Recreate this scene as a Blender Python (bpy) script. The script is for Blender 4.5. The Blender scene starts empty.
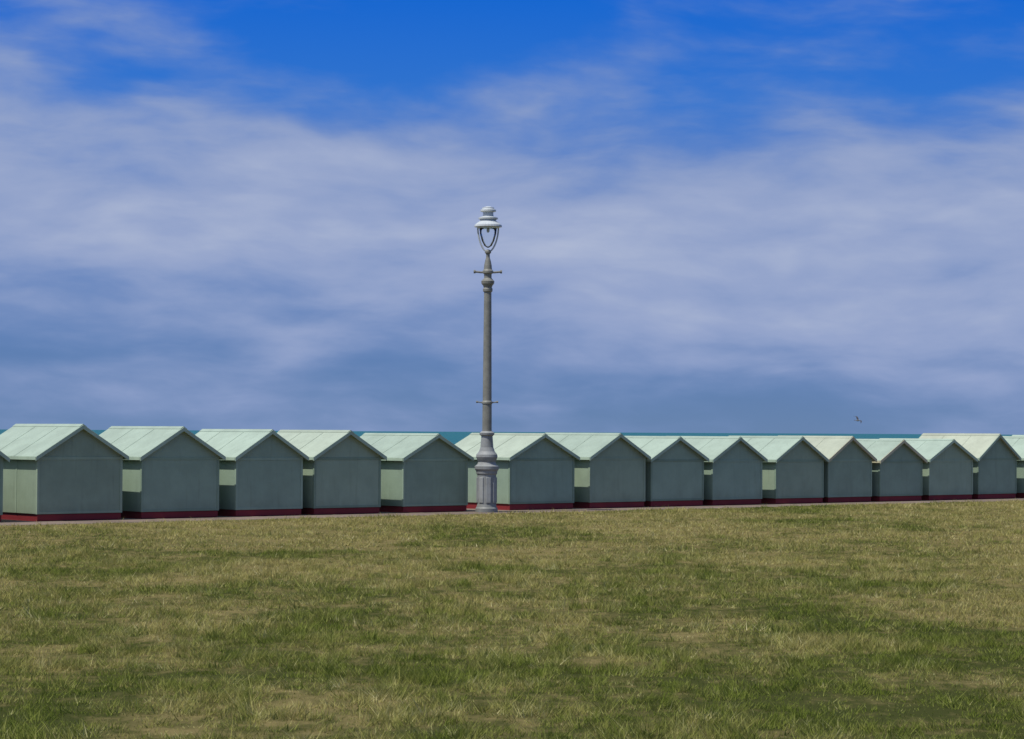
import bpy, bmesh, math, random
import numpy as np
from mathutils import Vector, Matrix
random.seed(4); rng=np.random.default_rng(7)
S=bpy.context.scene
F=2380.0; CAMH=2.55; Z0=77.0; T=0.87; TH=math.atan(T)
cT,sT=math.cos(TH),math.sin(TH)
def P(r,q,z=0.0): return Vector((r*cT-q*sT, Z0+r*sT+q*cT, z))
def r_of(px):
    u=(px-512)/F; Zc=Z0/(1-u*T); return u*Zc/cT

# ---------------- node helpers ----------------
class NT:
    def __init__(s,tree): s.t=tree; tree.nodes.clear()
    def n(s,typ,**kw):
        nd=s.t.nodes.new(typ)
        for k,v in kw.items(): setattr(nd,k,v)
        return nd
    def l(s,a,b): s.t.links.new(a,b)
    def put(s,sock,v):
        if isinstance(v,bpy.types.NodeSocket): s.l(v,sock)
        elif v is not None: sock.default_value=v
    def m(s,op,a,b=None,c=None,clamp=False):
        nd=s.n('ShaderNodeMath',operation=op,use_clamp=clamp)
        s.put(nd.inputs[0],a); s.put(nd.inputs[1],b); s.put(nd.inputs[2],c)
        return nd.outputs[0]
    def mix(s,f,a,b,bt='MIX'):
        nd=s.n('ShaderNodeMix',data_type='RGBA',blend_type=bt)
        s.put(nd.inputs[0],f); s.put(nd.inputs[6],a); s.put(nd.inputs[7],b)
        return nd.outputs[2]
    def ramp(s,f,stops,interp='LINEAR'):
        nd=s.n('ShaderNodeValToRGB'); cr=nd.color_ramp; cr.interpolation=interp
        while len(cr.elements)<len(stops): cr.elements.new(0.5)
        for e,(p,c) in zip(cr.elements,stops):
            e.position=p; e.color=c if len(c)==4 else (*c,1)
        s.put(nd.inputs[0],f); return nd.outputs[0]
    def noise(s,vec,scale,detail=4,rough=0.55,dist=0.0):
        nd=s.n('ShaderNodeTexNoise'); s.put(nd.inputs['Vector'],vec)
        nd.inputs['Scale'].default_value=scale; nd.inputs['Detail'].default_value=detail
        nd.inputs['Roughness'].default_value=rough; nd.inputs['Distortion'].default_value=dist
        return nd.outputs[0]
    def smooth(s,v,a,b):
        nd=s.n('ShaderNodeMapRange',interpolation_type='SMOOTHSTEP')
        s.put(nd.inputs[0],v); nd.inputs[1].default_value=a; nd.inputs[2].default_value=b
        nd.inputs[3].default_value=0; nd.inputs[4].default_value=1
        return nd.outputs[0]
    def comb(s,x,y,z=0.0):
        nd=s.n('ShaderNodeCombineXYZ'); s.put(nd.inputs[0],x); s.put(nd.inputs[1],y); s.put(nd.inputs[2],z); return nd.outputs[0]
def srgb(r,g,b):
    f=lambda c:(c/12.92 if c<=0.04045 else ((c+0.055)/1.055)**2.4)
    return (f(r/255),f(g/255),f(b/255),1)
def g3(v): return (v,v,v,1)

def paint(name,col,rough=0.55,var=0.07,scale=1.5,metal=0.0,streak=True,bump=0.12,dirt=(0.12,0.12,0.08,1),dirtamt=0.2):
    mt=bpy.data.materials.new(name); mt.use_nodes=True; N=NT(mt.node_tree)
    oi=N.n('ShaderNodeObjectInfo').outputs['Random']
    geo=N.n('ShaderNodeNewGeometry').outputs['Position']
    a=N.noise(geo,scale,5,0.6); dark=tuple(c*(1-var) for c in col[:3])+(1,); lite=tuple(min(1,c*(1+var)) for c in col[:3])+(1,)
    c=N.mix(N.smooth(a,0.3,0.7),dark,lite)
    if streak:
        mp=N.n('ShaderNodeMapping'); N.l(geo,mp.inputs[0]); mp.inputs['Scale'].default_value=(9,9,0.7)
        st=N.noise(mp.outputs[0],1.0,4,0.6)
        c=N.mix(N.m('MULTIPLY',N.smooth(st,0.52,0.8),dirtamt),c,dirt)
        sp=N.n('ShaderNodeSeparateXYZ'); N.l(geo,sp.inputs[0])
        lowg=N.m('SUBTRACT',1.0,N.smooth(N.m('ADD',sp.outputs[2],N.m('MULTIPLY',a,0.3)),0.3,0.75))
        c=N.mix(N.m('MULTIPLY',lowg,dirtamt),c,dirt)
    hs=N.n('ShaderNodeHueSaturation'); N.l(c,hs.inputs['Color'])
    N.l(N.m('MULTIPLY_ADD',oi,0.18,0.90),hs.inputs['Value'])
    p=N.n('ShaderNodeBsdfPrincipled'); N.l(hs.outputs[0],p.inputs['Base Color'])
    p.inputs['Roughness'].default_value=rough; p.inputs['Metallic'].default_value=metal
    p.inputs['Specular IOR Level'].default_value=0.2
    b=N.n('ShaderNodeBump'); b.inputs['Strength'].default_value=bump; b.inputs['Distance'].default_value=0.02
    N.l(N.noise(geo,14,4,0.6),b.inputs['Height']); N.l(b.outputs[0],p.inputs['Normal'])
    o=N.n('ShaderNodeOutputMaterial'); N.l(p.outputs[0],o.inputs[0]); return mt

# ---------------- mesh helpers ----------------
def mkobj(name,bm,mat=None,parent=None,smooth=False,bevel=0):
    me=bpy.data.meshes.new(name); bmesh.ops.recalc_face_normals(bm,faces=bm.faces); bm.to_mesh(me); bm.free()
    ob=bpy.data.objects.new(name,me); S.collection.objects.link(ob)
    if mat: me.materials.append(mat)
    if smooth:
        for p in me.polygons: p.use_smooth=True
    if parent: ob.parent=parent
    if bevel:
        b=ob.modifiers.new('bevel','BEVEL'); b.width=bevel; b.segments=2; b.limit_method='ANGLE'
    return ob
def box(bm,x0,x1,y0,y1,z0,z1):
    v=[bm.verts.new((x,y,z)) for x in(x0,x1) for y in(y0,y1) for z in(z0,z1)]
    for f in((0,1,3,2),(4,6,7,5),(0,4,5,1),(2,3,7,6),(0,2,6,4),(1,5,7,3)): bm.faces.new([v[i] for i in f])
def prism(bm,poly,y0,y1):
    a=[bm.verts.new((x,y0,z)) for x,z in poly]; b=[bm.verts.new((x,y1,z)) for x,z in poly]
    bm.faces.new(a); bm.faces.new(b[::-1]); n=len(poly)
    for i in range(n): bm.faces.new([a[i],b[i],b[(i+1)%n],a[(i+1)%n]])
def lathe(bm,prof,seg=24,c=(0,0,0)):
    rings=[]
    for r,z in prof:
        rings.append([bm.verts.new((c[0]+r*math.cos(2*math.pi*i/seg),c[1]+r*math.sin(2*math.pi*i/seg),c[2]+z)) for i in range(seg)])
    for a,b in zip(rings,rings[1:]):
        for i in range(seg): bm.faces.new([a[i],a[(i+1)%seg],b[(i+1)%seg],b[i]])
    bm.faces.new(rings[0][::-1]); bm.faces.new(rings[-1])
def tube(bm,pts,rad,seg=8):
    rings=[]
    for i,p in enumerate(pts):
        d=(pts[min(i+1,len(pts)-1)]-pts[max(i-1,0)]).normalized()
        a=d.orthogonal().normalized() if abs(d.y)>0.9 else d.cross(Vector((0,1,0))).normalized()
        b=d.cross(a); r=rad[i] if isinstance(rad,(list,tuple)) else rad
        rings.append([bm.verts.new(p+(a*math.cos(2*math.pi*k/seg)+b*math.sin(2*math.pi*k/seg))*r) for k in range(seg)])
    for a,b in zip(rings,rings[1:]):
        for i in range(seg): bm.faces.new([a[i],a[(i+1)%seg],b[(i+1)%seg],b[i]])
    bm.faces.new(rings[0][::-1]); bm.faces.new(rings[-1])
def empty(name,loc,rz=0):
    e=bpy.data.objects.new(name,None); S.collection.objects.link(e); e.location=loc; e.rotation_euler=(0,0,rz); e.empty_display_size=0.3; return e

# ---------------- materials ----------------
WALL=[paint('hut_green_paint_%d'%i,c) for i,c in enumerate([(0.275,0.365,0.27,1),(0.27,0.36,0.27,1),(0.29,0.37,0.265,1)])]
WALLP=paint('hut_pale_green_paint',(0.32,0.44,0.34,1))
ROOF=[paint('roof_mint_%d'%i,c,rough=0.75,var=0.08,dirtamt=0.18) for i,c in enumerate([(0.315,0.395,0.325,1),(0.345,0.405,0.325,1),(0.375,0.41,0.32,1)])]
BARGE=[paint('barge_board_paint_%d'%i,c,var=0.1) for i,c in enumerate([(0.36,0.46,0.35,1),(0.50,0.48,0.33,1)])]
TRIM=paint('trim_green_paint',(0.24,0.325,0.235,1))
RED=paint('maroon_plinth_paint',(0.26,0.028,0.033,1),rough=0.6,dirt=(0.08,0.03,0.03,1))
DARK=paint('padlock_metal',(0.1,0.1,0.1,1),rough=0.4,metal=0.8)

# ---------------- huts ----------------
H=[(-178,-98,2.62,1.78,0,0),(-75,4,2.66,1.76,0,0),(38,122,2.68,1.80,0,0),(143,220,2.63,1.78,0,0),(237,303,2.56,1.76,0,0),(315,381,2.55,1.76,1,0),(403,467,2.46,1.72,0,0),
(511,575,2.48,1.72,1,0),(590,645,2.50,1.72,0,0),(652,704,2.40,1.65,0,0),(713,762,2.40,1.62,0,0),(776,823,2.42,1.60,0,0),(829,872,2.43,1.60,2,1),
(879,921,2.32,1.55,0,1),(929,972,2.34,1.58,0,0),(979,1017,2.55,1.62,2,0),(1026,1062,2.45,1.6,0,0),(1070,1106,2.5,1.6,0,0),(1113,1148,2.4,1.6,0,0)]
for i,(xl,xr,ha,he,ri,bi) in enumerate(H):
    r0,r1=r_of(xl),r_of(xr); W=r1-r0; rc=(r0+r1)/2; L=3.5+random.uniform(-0.15,0.15); w=W/2
    e=empty('beach_hut',P(rc,random.uniform(-0.06,0.04),0),TH+random.uniform(-0.006,0.006))
    wm=WALL[i%3]
    th=0.055; ov=0.13; oy=0.13
    sl=(ha-he)/(w+ov)
    ht=lambda x: ha-abs(x)*sl
    def under(x): return ht(x)-th-0.003
    bm=bmesh.new()
    prism(bm,[(-w,0.205),(w,0.205),(w,under(w)),(0,under(0)),(-w,under(w))],0,L)
    mkobj('walls',bm,wm,e,bevel=0.008)
    bm=bmesh.new(); box(bm,-w+0.04,w-0.04,0.04,L-0.04,-0.02,0.22)
    box(bm,-w+0.01,w-0.01,0.012,0.037,0.02,0.195); mkobj('plinth',bm,RED,e,bevel=0.006)
    bm=bmesh.new(); wo=w+ov
    prism(bm,[(-wo,ht(wo)-th),(0,ha-th),(wo,ht(wo)-th),(wo,ht(wo)),(0,ha),(-wo,ht(wo))],-oy,L+oy)
    mkobj('roof',bm,ROOF[ri],e,bevel=0.01)
    bm=bmesh.new(); rc2=0.11
    prism(bm,[(-rc2,ht(rc2)+0.003),(0,ha+0.003),(rc2,ht(rc2)+0.003),(rc2,ht(rc2)+0.018),(0,ha+0.02),(-rc2,ht(rc2)+0.018)],-oy-0.01,L+oy+0.01)
    for k in (1,2):
        yy=-oy+(L+2*oy)*k/3+random.uniform(-.1,.1)
        for sgn in(-1,1):
            xa,xb=sgn*(rc2+0.01),sgn*(wo+0.002)
            prism(bm,[(xa,ht(xa)+0.002),(xb,ht(xb)+0.002),(xb,ht(xb)+0.009),(xa,ht(xa)+0.009)],yy,yy+0.04)
    mkobj('ridge_cap_and_laps',bm,ROOF[ri],e)
    bm=bmesh.new(); bw=0.12
    for y0,y1 in((-oy-0.028,-oy-0.003),(L+oy+0.003,L+oy+0.028)):
        for sgn in(-1,1):
            prism(bm,[(sgn*0.001,ha-0.004),(sgn*(wo+0.01),ht(wo+0.01)-0.004),(sgn*(wo+0.01),ht(wo+0.01)-bw),(sgn*0.001,ha-bw)],y0,y1)
    for sgn in(-1,1):
        xa=sgn*(wo+0.004); xb=sgn*(wo+0.022)
        box(bm,min(xa,xb),max(xa,xb),-oy,L+oy,ht(wo)-0.10,ht(wo)-0.012)
    mkobj('barge_boards',bm,BARGE[bi],e,bevel=0.004)
    bm=bmesh.new(); hw=under(w)
    for sx in(-1,1):
        for yy in(0,L):
            cx=sx*w; sy=-1 if yy==0 else 1
            xa,xb=sorted((cx+sx*0.016,cx-sx*0.06)); ya,yb=sorted((yy+sy*0.016,yy-sy*0.06))
            box(bm,xa,xb,ya,yb,0.20,hw-0.012)
    box(bm,-w+0.03,w-0.03,-0.012,0.03,hw-0.12,hw-0.04)
    for k in(1,2):
        yy=L*k/3
        for sx in(-1,1):
            xa,xb=sorted((sx*(w-0.02),sx*(w+0.012))); box(bm,xa,xb,yy-0.03,yy+0.03,0.215,hw-0.03)
    box(bm,-w+0.03,w-0.03,-0.014,0.02,0.202,0.27)
    mkobj('trim_boards',bm,TRIM if i%2 else wm,e,bevel=0.004)
    bm=bmesh.new()
    for sgn in(-1,1):
        xa,xb=sorted((sgn*0.01,sgn*min(0.75,w-0.1))); box(bm,xa,xb,L+0.004,L+0.035,0.26,1.42)
        for z0,z1 in((0.3,0.4),(0.8,0.9),(1.3,1.4)): box(bm,xa+0.05,xb-0.05,L+0.03,L+0.05,z0,z1)
    mkobj('doors',bm,WALLP,e,bevel=0.004)
    bm=bmesh.new(); box(bm,-0.04,0.04,L+0.052,L+0.075,0.95,1.02); box(bm,-0.1,0.1,L+0.036,L+0.05,1.03,1.06); mkobj('padlock',bm,DARK,e,bevel=0.004)

# ---------------- ground, promenade, beach, sea ----------------
def quadstrip(name,q0,q1,z0,z1,mat,r0=-4000,r1=4000):
    bm=bmesh.new(); v=[bm.verts.new(P(r0,q0,z0)),bm.verts.new(P(r1,q0,z0)),bm.verts.new(P(r1,q1,z1)),bm.verts.new(P(r0,q1,z1))]
    bm.faces.new(v); return mkobj(name,bm,mat)
def lawncolor(N,blade):
    pos=N.n('ShaderNodeNewGeometry').outputs['Position']
    mp=N.n('ShaderNodeMapping'); N.l(pos,mp.inputs[0]); mp.inputs['Scale'].default_value=(1,0.55,0)
    v=mp.outputs[0]
    big=N.noise(v,0.17,3,0.5,0.5); mid=N.noise(v,0.8,4,0.65,0.4); sm=N.noise(v,4.0,3,0.65)
    k=N.m('ADD',N.m('MULTIPLY',big,1.15),N.m('ADD',N.m('MULTIPLY',mid,0.95),N.m('MULTIPLY',sm,0.85)))
    sep=N.n('ShaderNodeSeparateXYZ'); N.l(pos,sep.inputs[0])
    k=N.m('ADD',k,N.m('MULTIPLY',N.smooth(sep.outputs[1],22,62),0.2))
    dry=N.smooth(k,1.30,1.80)
    if blade:
        at=N.n('ShaderNodeAttribute',attribute_name='rnd').outputs['Fac']
        g=N.ramp(at,[(0,(0.085,0.12,0.018)),(0.45,(0.16,0.20,0.034)),(0.8,(0.25,0.275,0.07)),(1,(0.52,0.49,0.24))])
        d=N.ramp(at,[(0,(0.21,0.195,0.06)),(0.45,(0.37,0.33,0.11)),(0.8,(0.50,0.45,0.20)),(1,(0.74,0.67,0.40))])
    else:
        g=(0.045,0.052,0.017,1); d=(0.17,0.14,0.06,1)
    return N.mix(dry,g,d)
mt=bpy.data.materials.new('lawn_soil'); mt.use_nodes=True; N=NT(mt.node_tree)
c=lawncolor(N,False); df=N.n('ShaderNodeBsdfDiffuse'); N.l(c,df.inputs[0]); o=N.n('ShaderNodeOutputMaterial'); N.l(df.outputs[0],o.inputs[0]); SOIL=mt
mt=bpy.data.materials.new('grass_blades'); mt.use_nodes=True; N=NT(mt.node_tree)
c=lawncolor(N,True); df=N.n('ShaderNodeBsdfDiffuse'); N.l(c,df.inputs[0]); tr=N.n('ShaderNodeBsdfTranslucent'); N.l(c,tr.inputs[0])
mx=N.n('ShaderNodeMixShader'); mx.inputs[0].default_value=0.35; N.l(df.outputs[0],mx.inputs[1]); N.l(tr.outputs[0],mx.inputs[2])
o=N.n('ShaderNodeOutputMaterial'); N.l(mx.outputs[0],o.inputs[0]); BLADE=mt
PE=-2.0
quadstrip('lawn',-4000,PE,0,0,SOIL)
CONC=paint('promenade_asphalt',(0.20,0.155,0.125,1),rough=0.9,var=0.2,scale=0.6,streak=False)
KERB=paint('kerb_concrete',(0.26,0.22,0.17,1),rough=0.9,var=0.25,scale=2,streak=False)
quadstrip('promenade',PE,16,0.004,0.004,CONC,-600,600)
bm=bmesh.new()
for a in range(-60,80): box(bm,a*1.0,a*1.0+0.99,PE-0.08,PE,-0.05,0.012)
for vv in bm.verts: vv.co=P(vv.co.x,vv.co.y,vv.co.z)
mkobj('path_edging',bm,KERB,bevel=0.006)
SH=paint('shingle',(0.30,0.22,0.14,1),rough=0.9,var=0.35,scale=3,streak=False)
quadstrip('beach',16,60,0,-4,SH)
mt=bpy.data.materials.new('sea_water'); mt.use_nodes=True; N=NT(mt.node_tree)
pos=N.n('ShaderNodeNewGeometry').outputs['Position']
p=N.n('ShaderNodeBsdfPrincipled'); N.l(N.mix(N.noise(pos,0.01,4),(0.015,0.10,0.13,1),(0.03,0.14,0.165,1)),p.inputs['Base Color'])
p.inputs['Roughness'].default_value=0.6; p.inputs['Specular IOR Level'].default_value=0.12
b=N.n('ShaderNodeBump'); b.inputs['Strength'].default_value=0.8; b.inputs['Distance'].default_value=0.5; N.l(N.noise(pos,0.4,5),b.inputs['Height']); N.l(b.outputs[0],p.inputs['Normal'])
o=N.n('ShaderNodeOutputMaterial'); N.l(p.outputs[0],o.inputs[0])
quadstrip('sea',45,22000,-3.4,-3.4,mt,-22000,22000)

# ---------------- grass blades ----------------
def vnoise(x,y,sc,seed):
    r=np.random.default_rng(seed).random((256,256)); x=x*sc+1000; y=y*sc+1000
    xi=np.floor(x).astype(int); yi=np.floor(y).astype(int); fx=x-xi; fy=y-yi; fx=fx*fx*(3-2*fx); fy=fy*fy*(3-2*fy)
    g=lambda a,b:r[a%256,b%256]
    return (g(xi,yi)*(1-fx)+g(xi+1,yi)*fx)*(1-fy)+(g(xi,yi+1)*(1-fx)+g(xi+1,yi+1)*fx)*fy
X=[];Y=[];Hh=[];Wd=[]
for y0,y1,dens,hh,ww in((15,30,1100,0.064,0.0105),(30,50,560,0.062,0.014),(50,100,240,0.055,0.021)):
    wmax=0.25*y1+2; n=int((y1-y0)*2*wmax*dens)
    y=rng.uniform(y0,y1,n); x=rng.uniform(-wmax,wmax,n)
    q=-(x)*sT+(y-Z0)*cT
    k=(np.abs(x)<0.25*y+2)&(q<PE-0.02-0.12*rng.random(n)*vnoise(x,y,1.2,9)); x=x[k];y=y[k]
    c1=0.3*vnoise(x,y,1.1,1)+0.4*vnoise(x,y,3.6,2)+0.3*vnoise(x,y,9,3)
    c1=np.clip((c1-0.5)*2.8+0.48,0,1)
    k=rng.random(len(x))<0.22+1.3*c1; x=x[k];y=y[k];c1=c1[k]
    X.append(x);Y.append(y);Hh.append(hh*(0.2+1.3*c1**1.6)*rng.uniform(0.5,1.6,len(x))*(1+0.9*(rng.random(len(x))>0.975)));Wd.append(ww*rng.uniform(0.6,1.3,len(x)))
X=np.concatenate(X);Y=np.concatenate(Y);Hh=np.concatenate(Hh);Wd=np.concatenate(Wd);n=len(X)
print('blades',n)
ang=rng.uniform(0,2*math.pi,n)
la=rng.uniform(0,2*math.pi,n)*0.6+vnoise(X,Y,3.0,5)*4*math.pi; ll=rng.uniform(0.1,1.5,n)*Hh
V=np.empty((n,3,3),dtype=np.float32)
dx=np.cos(ang)*Wd/2; dy=np.sin(ang)*Wd/2
V[:,0]=np.stack([X-dx,Y-dy,np.zeros(n)],1); V[:,1]=np.stack([X+dx,Y+dy,np.zeros(n)],1)
V[:,2]=np.stack([X+np.cos(la)*ll,Y+np.sin(la)*ll,Hh],1)
me=bpy.data.meshes.new('grass'); me.vertices.add(3*n); me.vertices.foreach_set('co',V.ravel())
me.loops.add(3*n); me.loops.foreach_set('vertex_index',np.arange(3*n,dtype=np.int32))
me.polygons.add(n); me.polygons.foreach_set('loop_start',np.arange(0,3*n,3,dtype=np.int32)); 
me.update(calc_edges=True)
rv=rng.random(n)*0.55+0.45*vnoise(X,Y,4.0,8)
at=me.attributes.new('rnd','FLOAT','POINT'); at.data.foreach_set('value',np.repeat(rv,3).astype(np.float32))
me.materials.append(BLADE); ob=bpy.data.objects.new('grass',me); S.collection.objects.link(ob)

# ---------------- street lamp ----------------
LP=paint('lamp_grey_paint',(0.20,0.20,0.175,1),rough=0.45,var=0.15,scale=4)
LB=paint('lamp_silver_paint',(0.29,0.305,0.30,1),rough=0.5,var=0.12,scale=4,dirtamt=0.3)
LW=paint('lantern_white_paint',(0.50,0.54,0.55,1),rough=0.35,var=0.1)
e=empty('street_lamp',(-0.78,75.2,0),math.radians(0))
bm=bmesh.new()
lathe(bm,[(0.35,0),(0.35,0.12),(0.315,0.17),(0.30,0.25),(0.30,1.18),(0.33,1.22),(0.34,1.30),(0.38,1.36),(0.385,1.45),(0.31,1.50),(0.27,1.58),(0.31,1.66),(0.34,1.74),(0.33,1.82),(0.25,1.92),(0.205,2.05),(0.19,2.25),(0.18,2.40),(0.23,2.44),(0.24,2.50),(0.165,2.56)],32)
mkobj('base',bm,LB,e,smooth=False,bevel=0)
bm=bmesh.new()
for k in range(8):
    a=k*math.pi/4+0.2; m=Matrix.Rotation(a,4,'Z'); b2=bmesh.new(); box(b2,-0.075,0.075,-0.32,-0.28,0.3,1.1)
    for v in b2.verts: v.co=m@v.co
    tmp=bpy.data.meshes.new('t'); b2.to_mesh(tmp); bm.from_mesh(tmp); b2.free()
mkobj('base_panels',bm,LB,e,bevel=0.01)
bm=bmesh.new()
lathe(bm,[(0.155,2.5),(0.15,2.62),(0.145,3.4),(0.17,3.43),(0.17,3.48),(0.142,3.52),(0.118,6.95),(0.15,6.98),(0.155,7.05),(0.13,7.10),(0.15,7.16),(0.20,7.22),(0.21,7.30),(0.17,7.34),(0.12,7.40),(0.12,7.52),(0.17,7.56),(0.17,7.62),(0.13,7.68),(0.12,7.80),(0.09,7.95),(0.06,8.05),(0.06,8.16),(0.10,8.20),(0.10,8.25),(0.05,8.30)],24)
mkobj('shaft',bm,LP,e,smooth=False)
bm=bmesh.new()
for z,h,r in((7.58,0.42,0.032),(3.46,0.32,0.02)):
    tube(bm,[Vector((x,0,z+ (0.0 if abs(x)<h*0.9 else 0.02))) for x in(-h,-h*0.5,0,h*0.5,h)],r)
    for s in(-1,1):
        tube(bm,[Vector((s*(h-0.03),0,z+0.02)),Vector((s*(h+0.03),0,z+0.02))],r*1.7)
mkobj('ladder_bars',bm,LP,e)
bm=bmesh.new()
for k in range(2):
    a=math.pi*k+0.12
    pts=[]
    for t in range(11):
        u=t/10; r=0.045+0.285*math.sin(u*math.pi/2)**0.75; z=8.24+0.80*u**1.25
        pts.append(Vector((r*math.cos(a),r*math.sin(a),z)))
    tube(bm,pts,0.026,6)
lathe(bm,[(0.33,8.98),(0.36,9.0),(0.36,9.05),(0.30,9.06)],24)
mkobj('lantern_frame',bm,LW,e)
bm=bmesh.new()
lathe(bm,[(0.33,9.05),(0.44,9.02),(0.43,9.08),(0.36,9.14),(0.27,9.20),(0.24,9.24),(0.31,9.27),(0.31,9.31),(0.17,9.36),(0.16,9.48),(0.25,9.51),(0.25,9.56),(0.19,9.59),(0.19,9.63),(0.06,9.67)],28)
mkobj('lantern_hood',bm,LW,e)
gm=bpy.data.materials.new('lantern_glass'); gm.use_nodes=True; N=NT(gm.node_tree)
t_=N.n('ShaderNodeBsdfTransparent'); t_.inputs[0].default_value=(0.95,0.97,0.98,1); gl=N.n('ShaderNodeBsdfGlossy'); gl.inputs['Roughness'].default_value=0.1
fr=N.n('ShaderNodeFresnel'); fr.inputs[0].default_value=1.3; mx=N.n('ShaderNodeMixShader'); N.l(fr.outputs[0],mx.inputs[0]); N.l(t_.outputs[0],mx.inputs[1]); N.l(gl.outputs[0],mx.inputs[2])
o=N.n('ShaderNodeOutputMaterial'); N.l(mx.outputs[0],o.inputs[0])
bm=bmesh.new(); lathe(bm,[(0.03,8.36),(0.12,8.42),(0.20,8.58),(0.26,8.8),(0.28,8.97)],24); mkobj('lantern_glass',bm,gm,e,smooth=True)
bm=bmesh.new(); lathe(bm,[(0.02,8.84),(0.045,8.87),(0.05,8.93),(0.035,8.98),(0.035,9.03)],12); mkobj('bulb',bm,LW,e,smooth=True)

# ---------------- gull ----------------
GW=paint('gull_feathers_grey',(0.07,0.07,0.08,1),streak=False); GB=paint('gull_body_white',(0.25,0.25,0.25,1),streak=False)
D=230.0; e=empty('gull',((858-512)/F*D,D,CAMH+(433.3-420.5)/F*D)); e.rotation_euler=(math.radians(28),0,math.radians(25))
bm=bmesh.new()
for pr in([(-0.30,0.012,0.02),(-0.2,0.04,0.01),(-0.05,0.075,0),(0.1,0.07,0),(0.19,0.045,0.015),(0.24,0.045,0.025),(0.29,0.025,0.02),(0.35,0.008,0.01)],):
    rings=[[bm.verts.new((x,r*math.cos(k*math.pi/5),zz+r*math.sin(k*math.pi/5))) for k in range(10)] for x,r,zz in pr]
    for a,b in zip(rings,rings[1:]):
        for k in range(10): bm.faces.new([a[k],a[(k+1)%10],b[(k+1)%10],b[k]])
    bm.faces.new(rings[0]); bm.faces.new(rings[-1])
mkobj('body',bm,GB,e,smooth=True)
bm=bmesh.new()
for s in(-1,1):
    sec=[(0.05,0.12,-0.08,0.03),(0.25,0.16,-0.05,0.14),(0.42,0.14,-0.04,0.2),(0.6,0.05,-0.08,0.16),(0.74,-0.10,-0.13,0.08)]
    top=[];bot=[]
    for yy,xf,xb,z in sec:
        top.append((bm.verts.new((xf,s*yy,z+0.01)),bm.verts.new((xb,s*yy,z+0.004)))); bot.append((bm.verts.new((xf,s*yy,z-0.006)),bm.verts.new((xb,s*yy,z-0.004))))
    for L_ in(top,bot):
        for a,b in zip(L_,L_[1:]): bm.faces.new([a[0],a[1],b[1],b[0]])
    for a,b,c_,d in zip(top,top[1:],bot,bot[1:]):
        bm.faces.new([a[0],b[0],d[0],c_[0]]); bm.faces.new([a[1],c_[1],d[1],b[1]])
tv=[bm.verts.new(p) for p in((-0.24,0.03,0.02),(-0.24,-0.03,0.02),(-0.42,-0.08,0.02),(-0.42,0.08,0.02))]; bm.faces.new(tv)
mkobj('wings_and_tail',bm,GW,e)

# ---------------- world ----------------
phi=math.radians(-1.5); el=math.radians(62)
az=Vector((-cT,-sT))*math.cos(phi)+Vector((sT,-cT))*math.sin(phi); az.normalize()
sd=Vector((az.x*math.cos(el),az.y*math.cos(el),math.sin(el)))
w=bpy.data.worlds.new('World'); S.world=w; w.use_nodes=True; N=NT(w.node_tree)
sky=N.n('ShaderNodeTexSky',sky_type='NISHITA'); sky.sun_disc=False; sky.sun_elevation=el; sky.sun_rotation=math.atan2(sd.x,sd.y)
STR=0.125
tc=N.n('ShaderNodeTexCoord').outputs['Generated']; sp=N.n('ShaderNodeSeparateXYZ'); N.l(tc,sp.inputs[0])
U=N.m('MULTIPLY',N.m('ARCTAN2',sp.outputs[0],sp.outputs[1]),F/1000)
V_=N.m('MULTIPLY',N.m('ARCSINE',sp.outputs[2]),F/1000)
warp=N.noise(N.comb(N.m('MULTIPLY',U,3.0),N.m('MULTIPLY',V_,6.0),3.0),1.0,3,0.5)
Vw=N.m('ADD',V_,N.m('MULTIPLY',N.m('SUBTRACT',warp,0.5),0.07))
n1=N.noise(N.comb(N.m('MULTIPLY',U,2.6),N.m('MULTIPLY',Vw,7.5),4.7),1.0,6,0.5,0.1)
n2=N.noise(N.comb(N.m('ADD',N.m('MULTIPLY',U,6.5),N.m('MULTIPLY',V_,4.0)),N.m('MULTIPLY',Vw,24.0),6.1),1.0,5,0.5,0.1)
n3=N.noise(N.comb(N.m('MULTIPLY',U,18.0),N.m('MULTIPLY',Vw,48.0),9.1),1.0,4,0.5,0.0)
Vp=N.m('ADD',V_,N.m('MULTIPLY',N.m('ADD',U,0.5),0.085))
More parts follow.
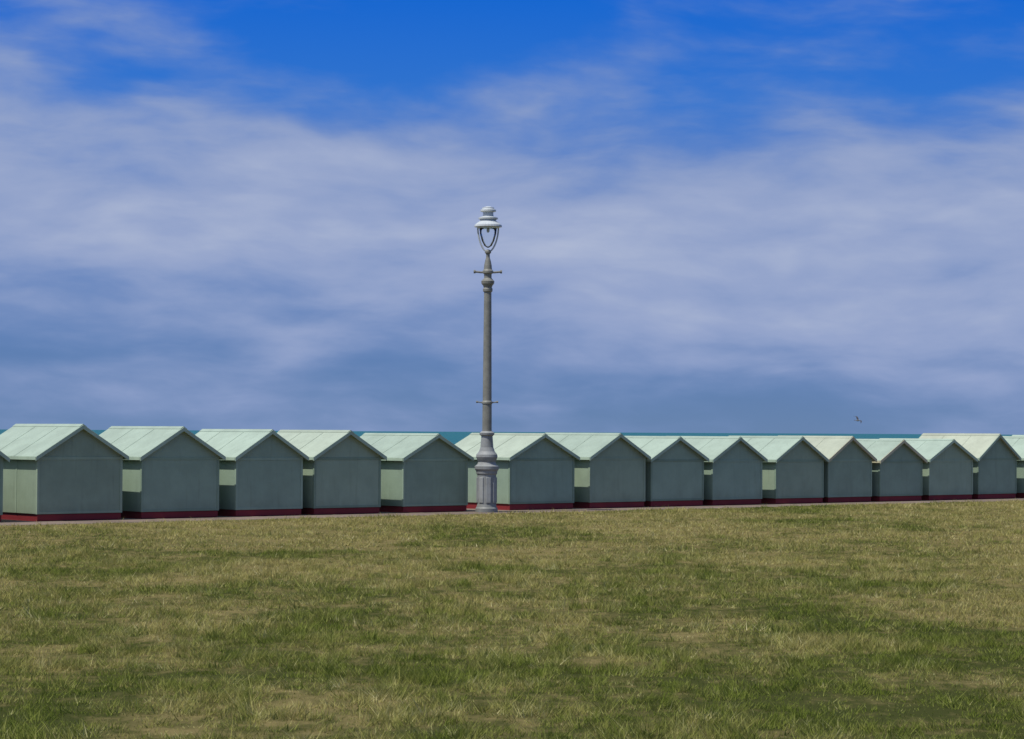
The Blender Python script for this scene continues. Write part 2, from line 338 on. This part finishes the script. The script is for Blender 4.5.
bias=N.ramp(Vp,[(0.0,g3(0.38)),(0.06,g3(0.47)),(0.13,g3(0.62)),(0.20,g3(0.69)),(0.29,g3(0.71)),(0.37,g3(0.58)),(0.425,g3(0.38)),(0.48,g3(0.27)),(0.8,g3(0.4)),(1.0,g3(0.35))],'EASE')
den=N.m('ADD',N.m('ADD',N.m('MULTIPLY',n1,0.62),N.m('MULTIPLY',n2,0.36)),N.m('ADD',N.m('MULTIPLY',n3,0.10),N.m('MULTIPLY',N.m('SUBTRACT',bias,0.5),0.62)))
cl=N.smooth(den,0.38,0.70)
clear=N.ramp(V_,[(0.0,srgb(104,132,172)),(0.05,srgb(96,128,175)),(0.14,srgb(90,126,184)),(0.24,srgb(78,123,196)),(0.33,srgb(50,116,206)),(0.43,srgb(24,103,207)),(0.8,srgb(20,90,190))])
ccol=N.ramp(den,[(0.38,srgb(112,142,194)),(0.55,srgb(132,153,197)),(0.70,srgb(149,165,203)),(0.88,srgb(180,190,214))])
low=N.mix(cl,clear,ccol)
vs=N.n('ShaderNodeVectorMath',operation='SCALE'); N.l(low,vs.inputs[0]); vs.inputs['Scale'].default_value=1/STR
fin=N.mix(N.smooth(V_,0.6,1.3),vs.outputs[0],sky.outputs[0])
bg=N.n('ShaderNodeBackground'); N.l(fin,bg.inputs[0]); bg.inputs[1].default_value=STR
o=N.n('ShaderNodeOutputWorld'); N.l(bg.outputs[0],o.inputs[0])

sl=bpy.data.lights.new('sun','SUN'); sl.energy=4.0; sl.angle=math.radians(0.53); sl.color=(1,0.95,0.87)
so=bpy.data.objects.new('sun',sl); S.collection.objects.link(so); so.rotation_euler=sd.to_track_quat('Z','Y').to_euler(); so.location=(0,0,50)

cam=bpy.data.cameras.new('camera'); co=bpy.data.objects.new('camera',cam); S.collection.objects.link(co); S.camera=co
cam.sensor_width=36; cam.lens=36*F/1024; cam.clip_end=60000; cam.clip_start=0.1
pitch=math.atan(62/F)
co.matrix_world=Matrix.Translation((0,0,CAMH))@Matrix.Rotation(math.pi/2+pitch,4,'X')@Matrix.Rotation(math.radians(0.3),4,'Z')
S.view_settings.view_transform='Standard'; S.view_settings.look='None'; S.view_settings.exposure=0
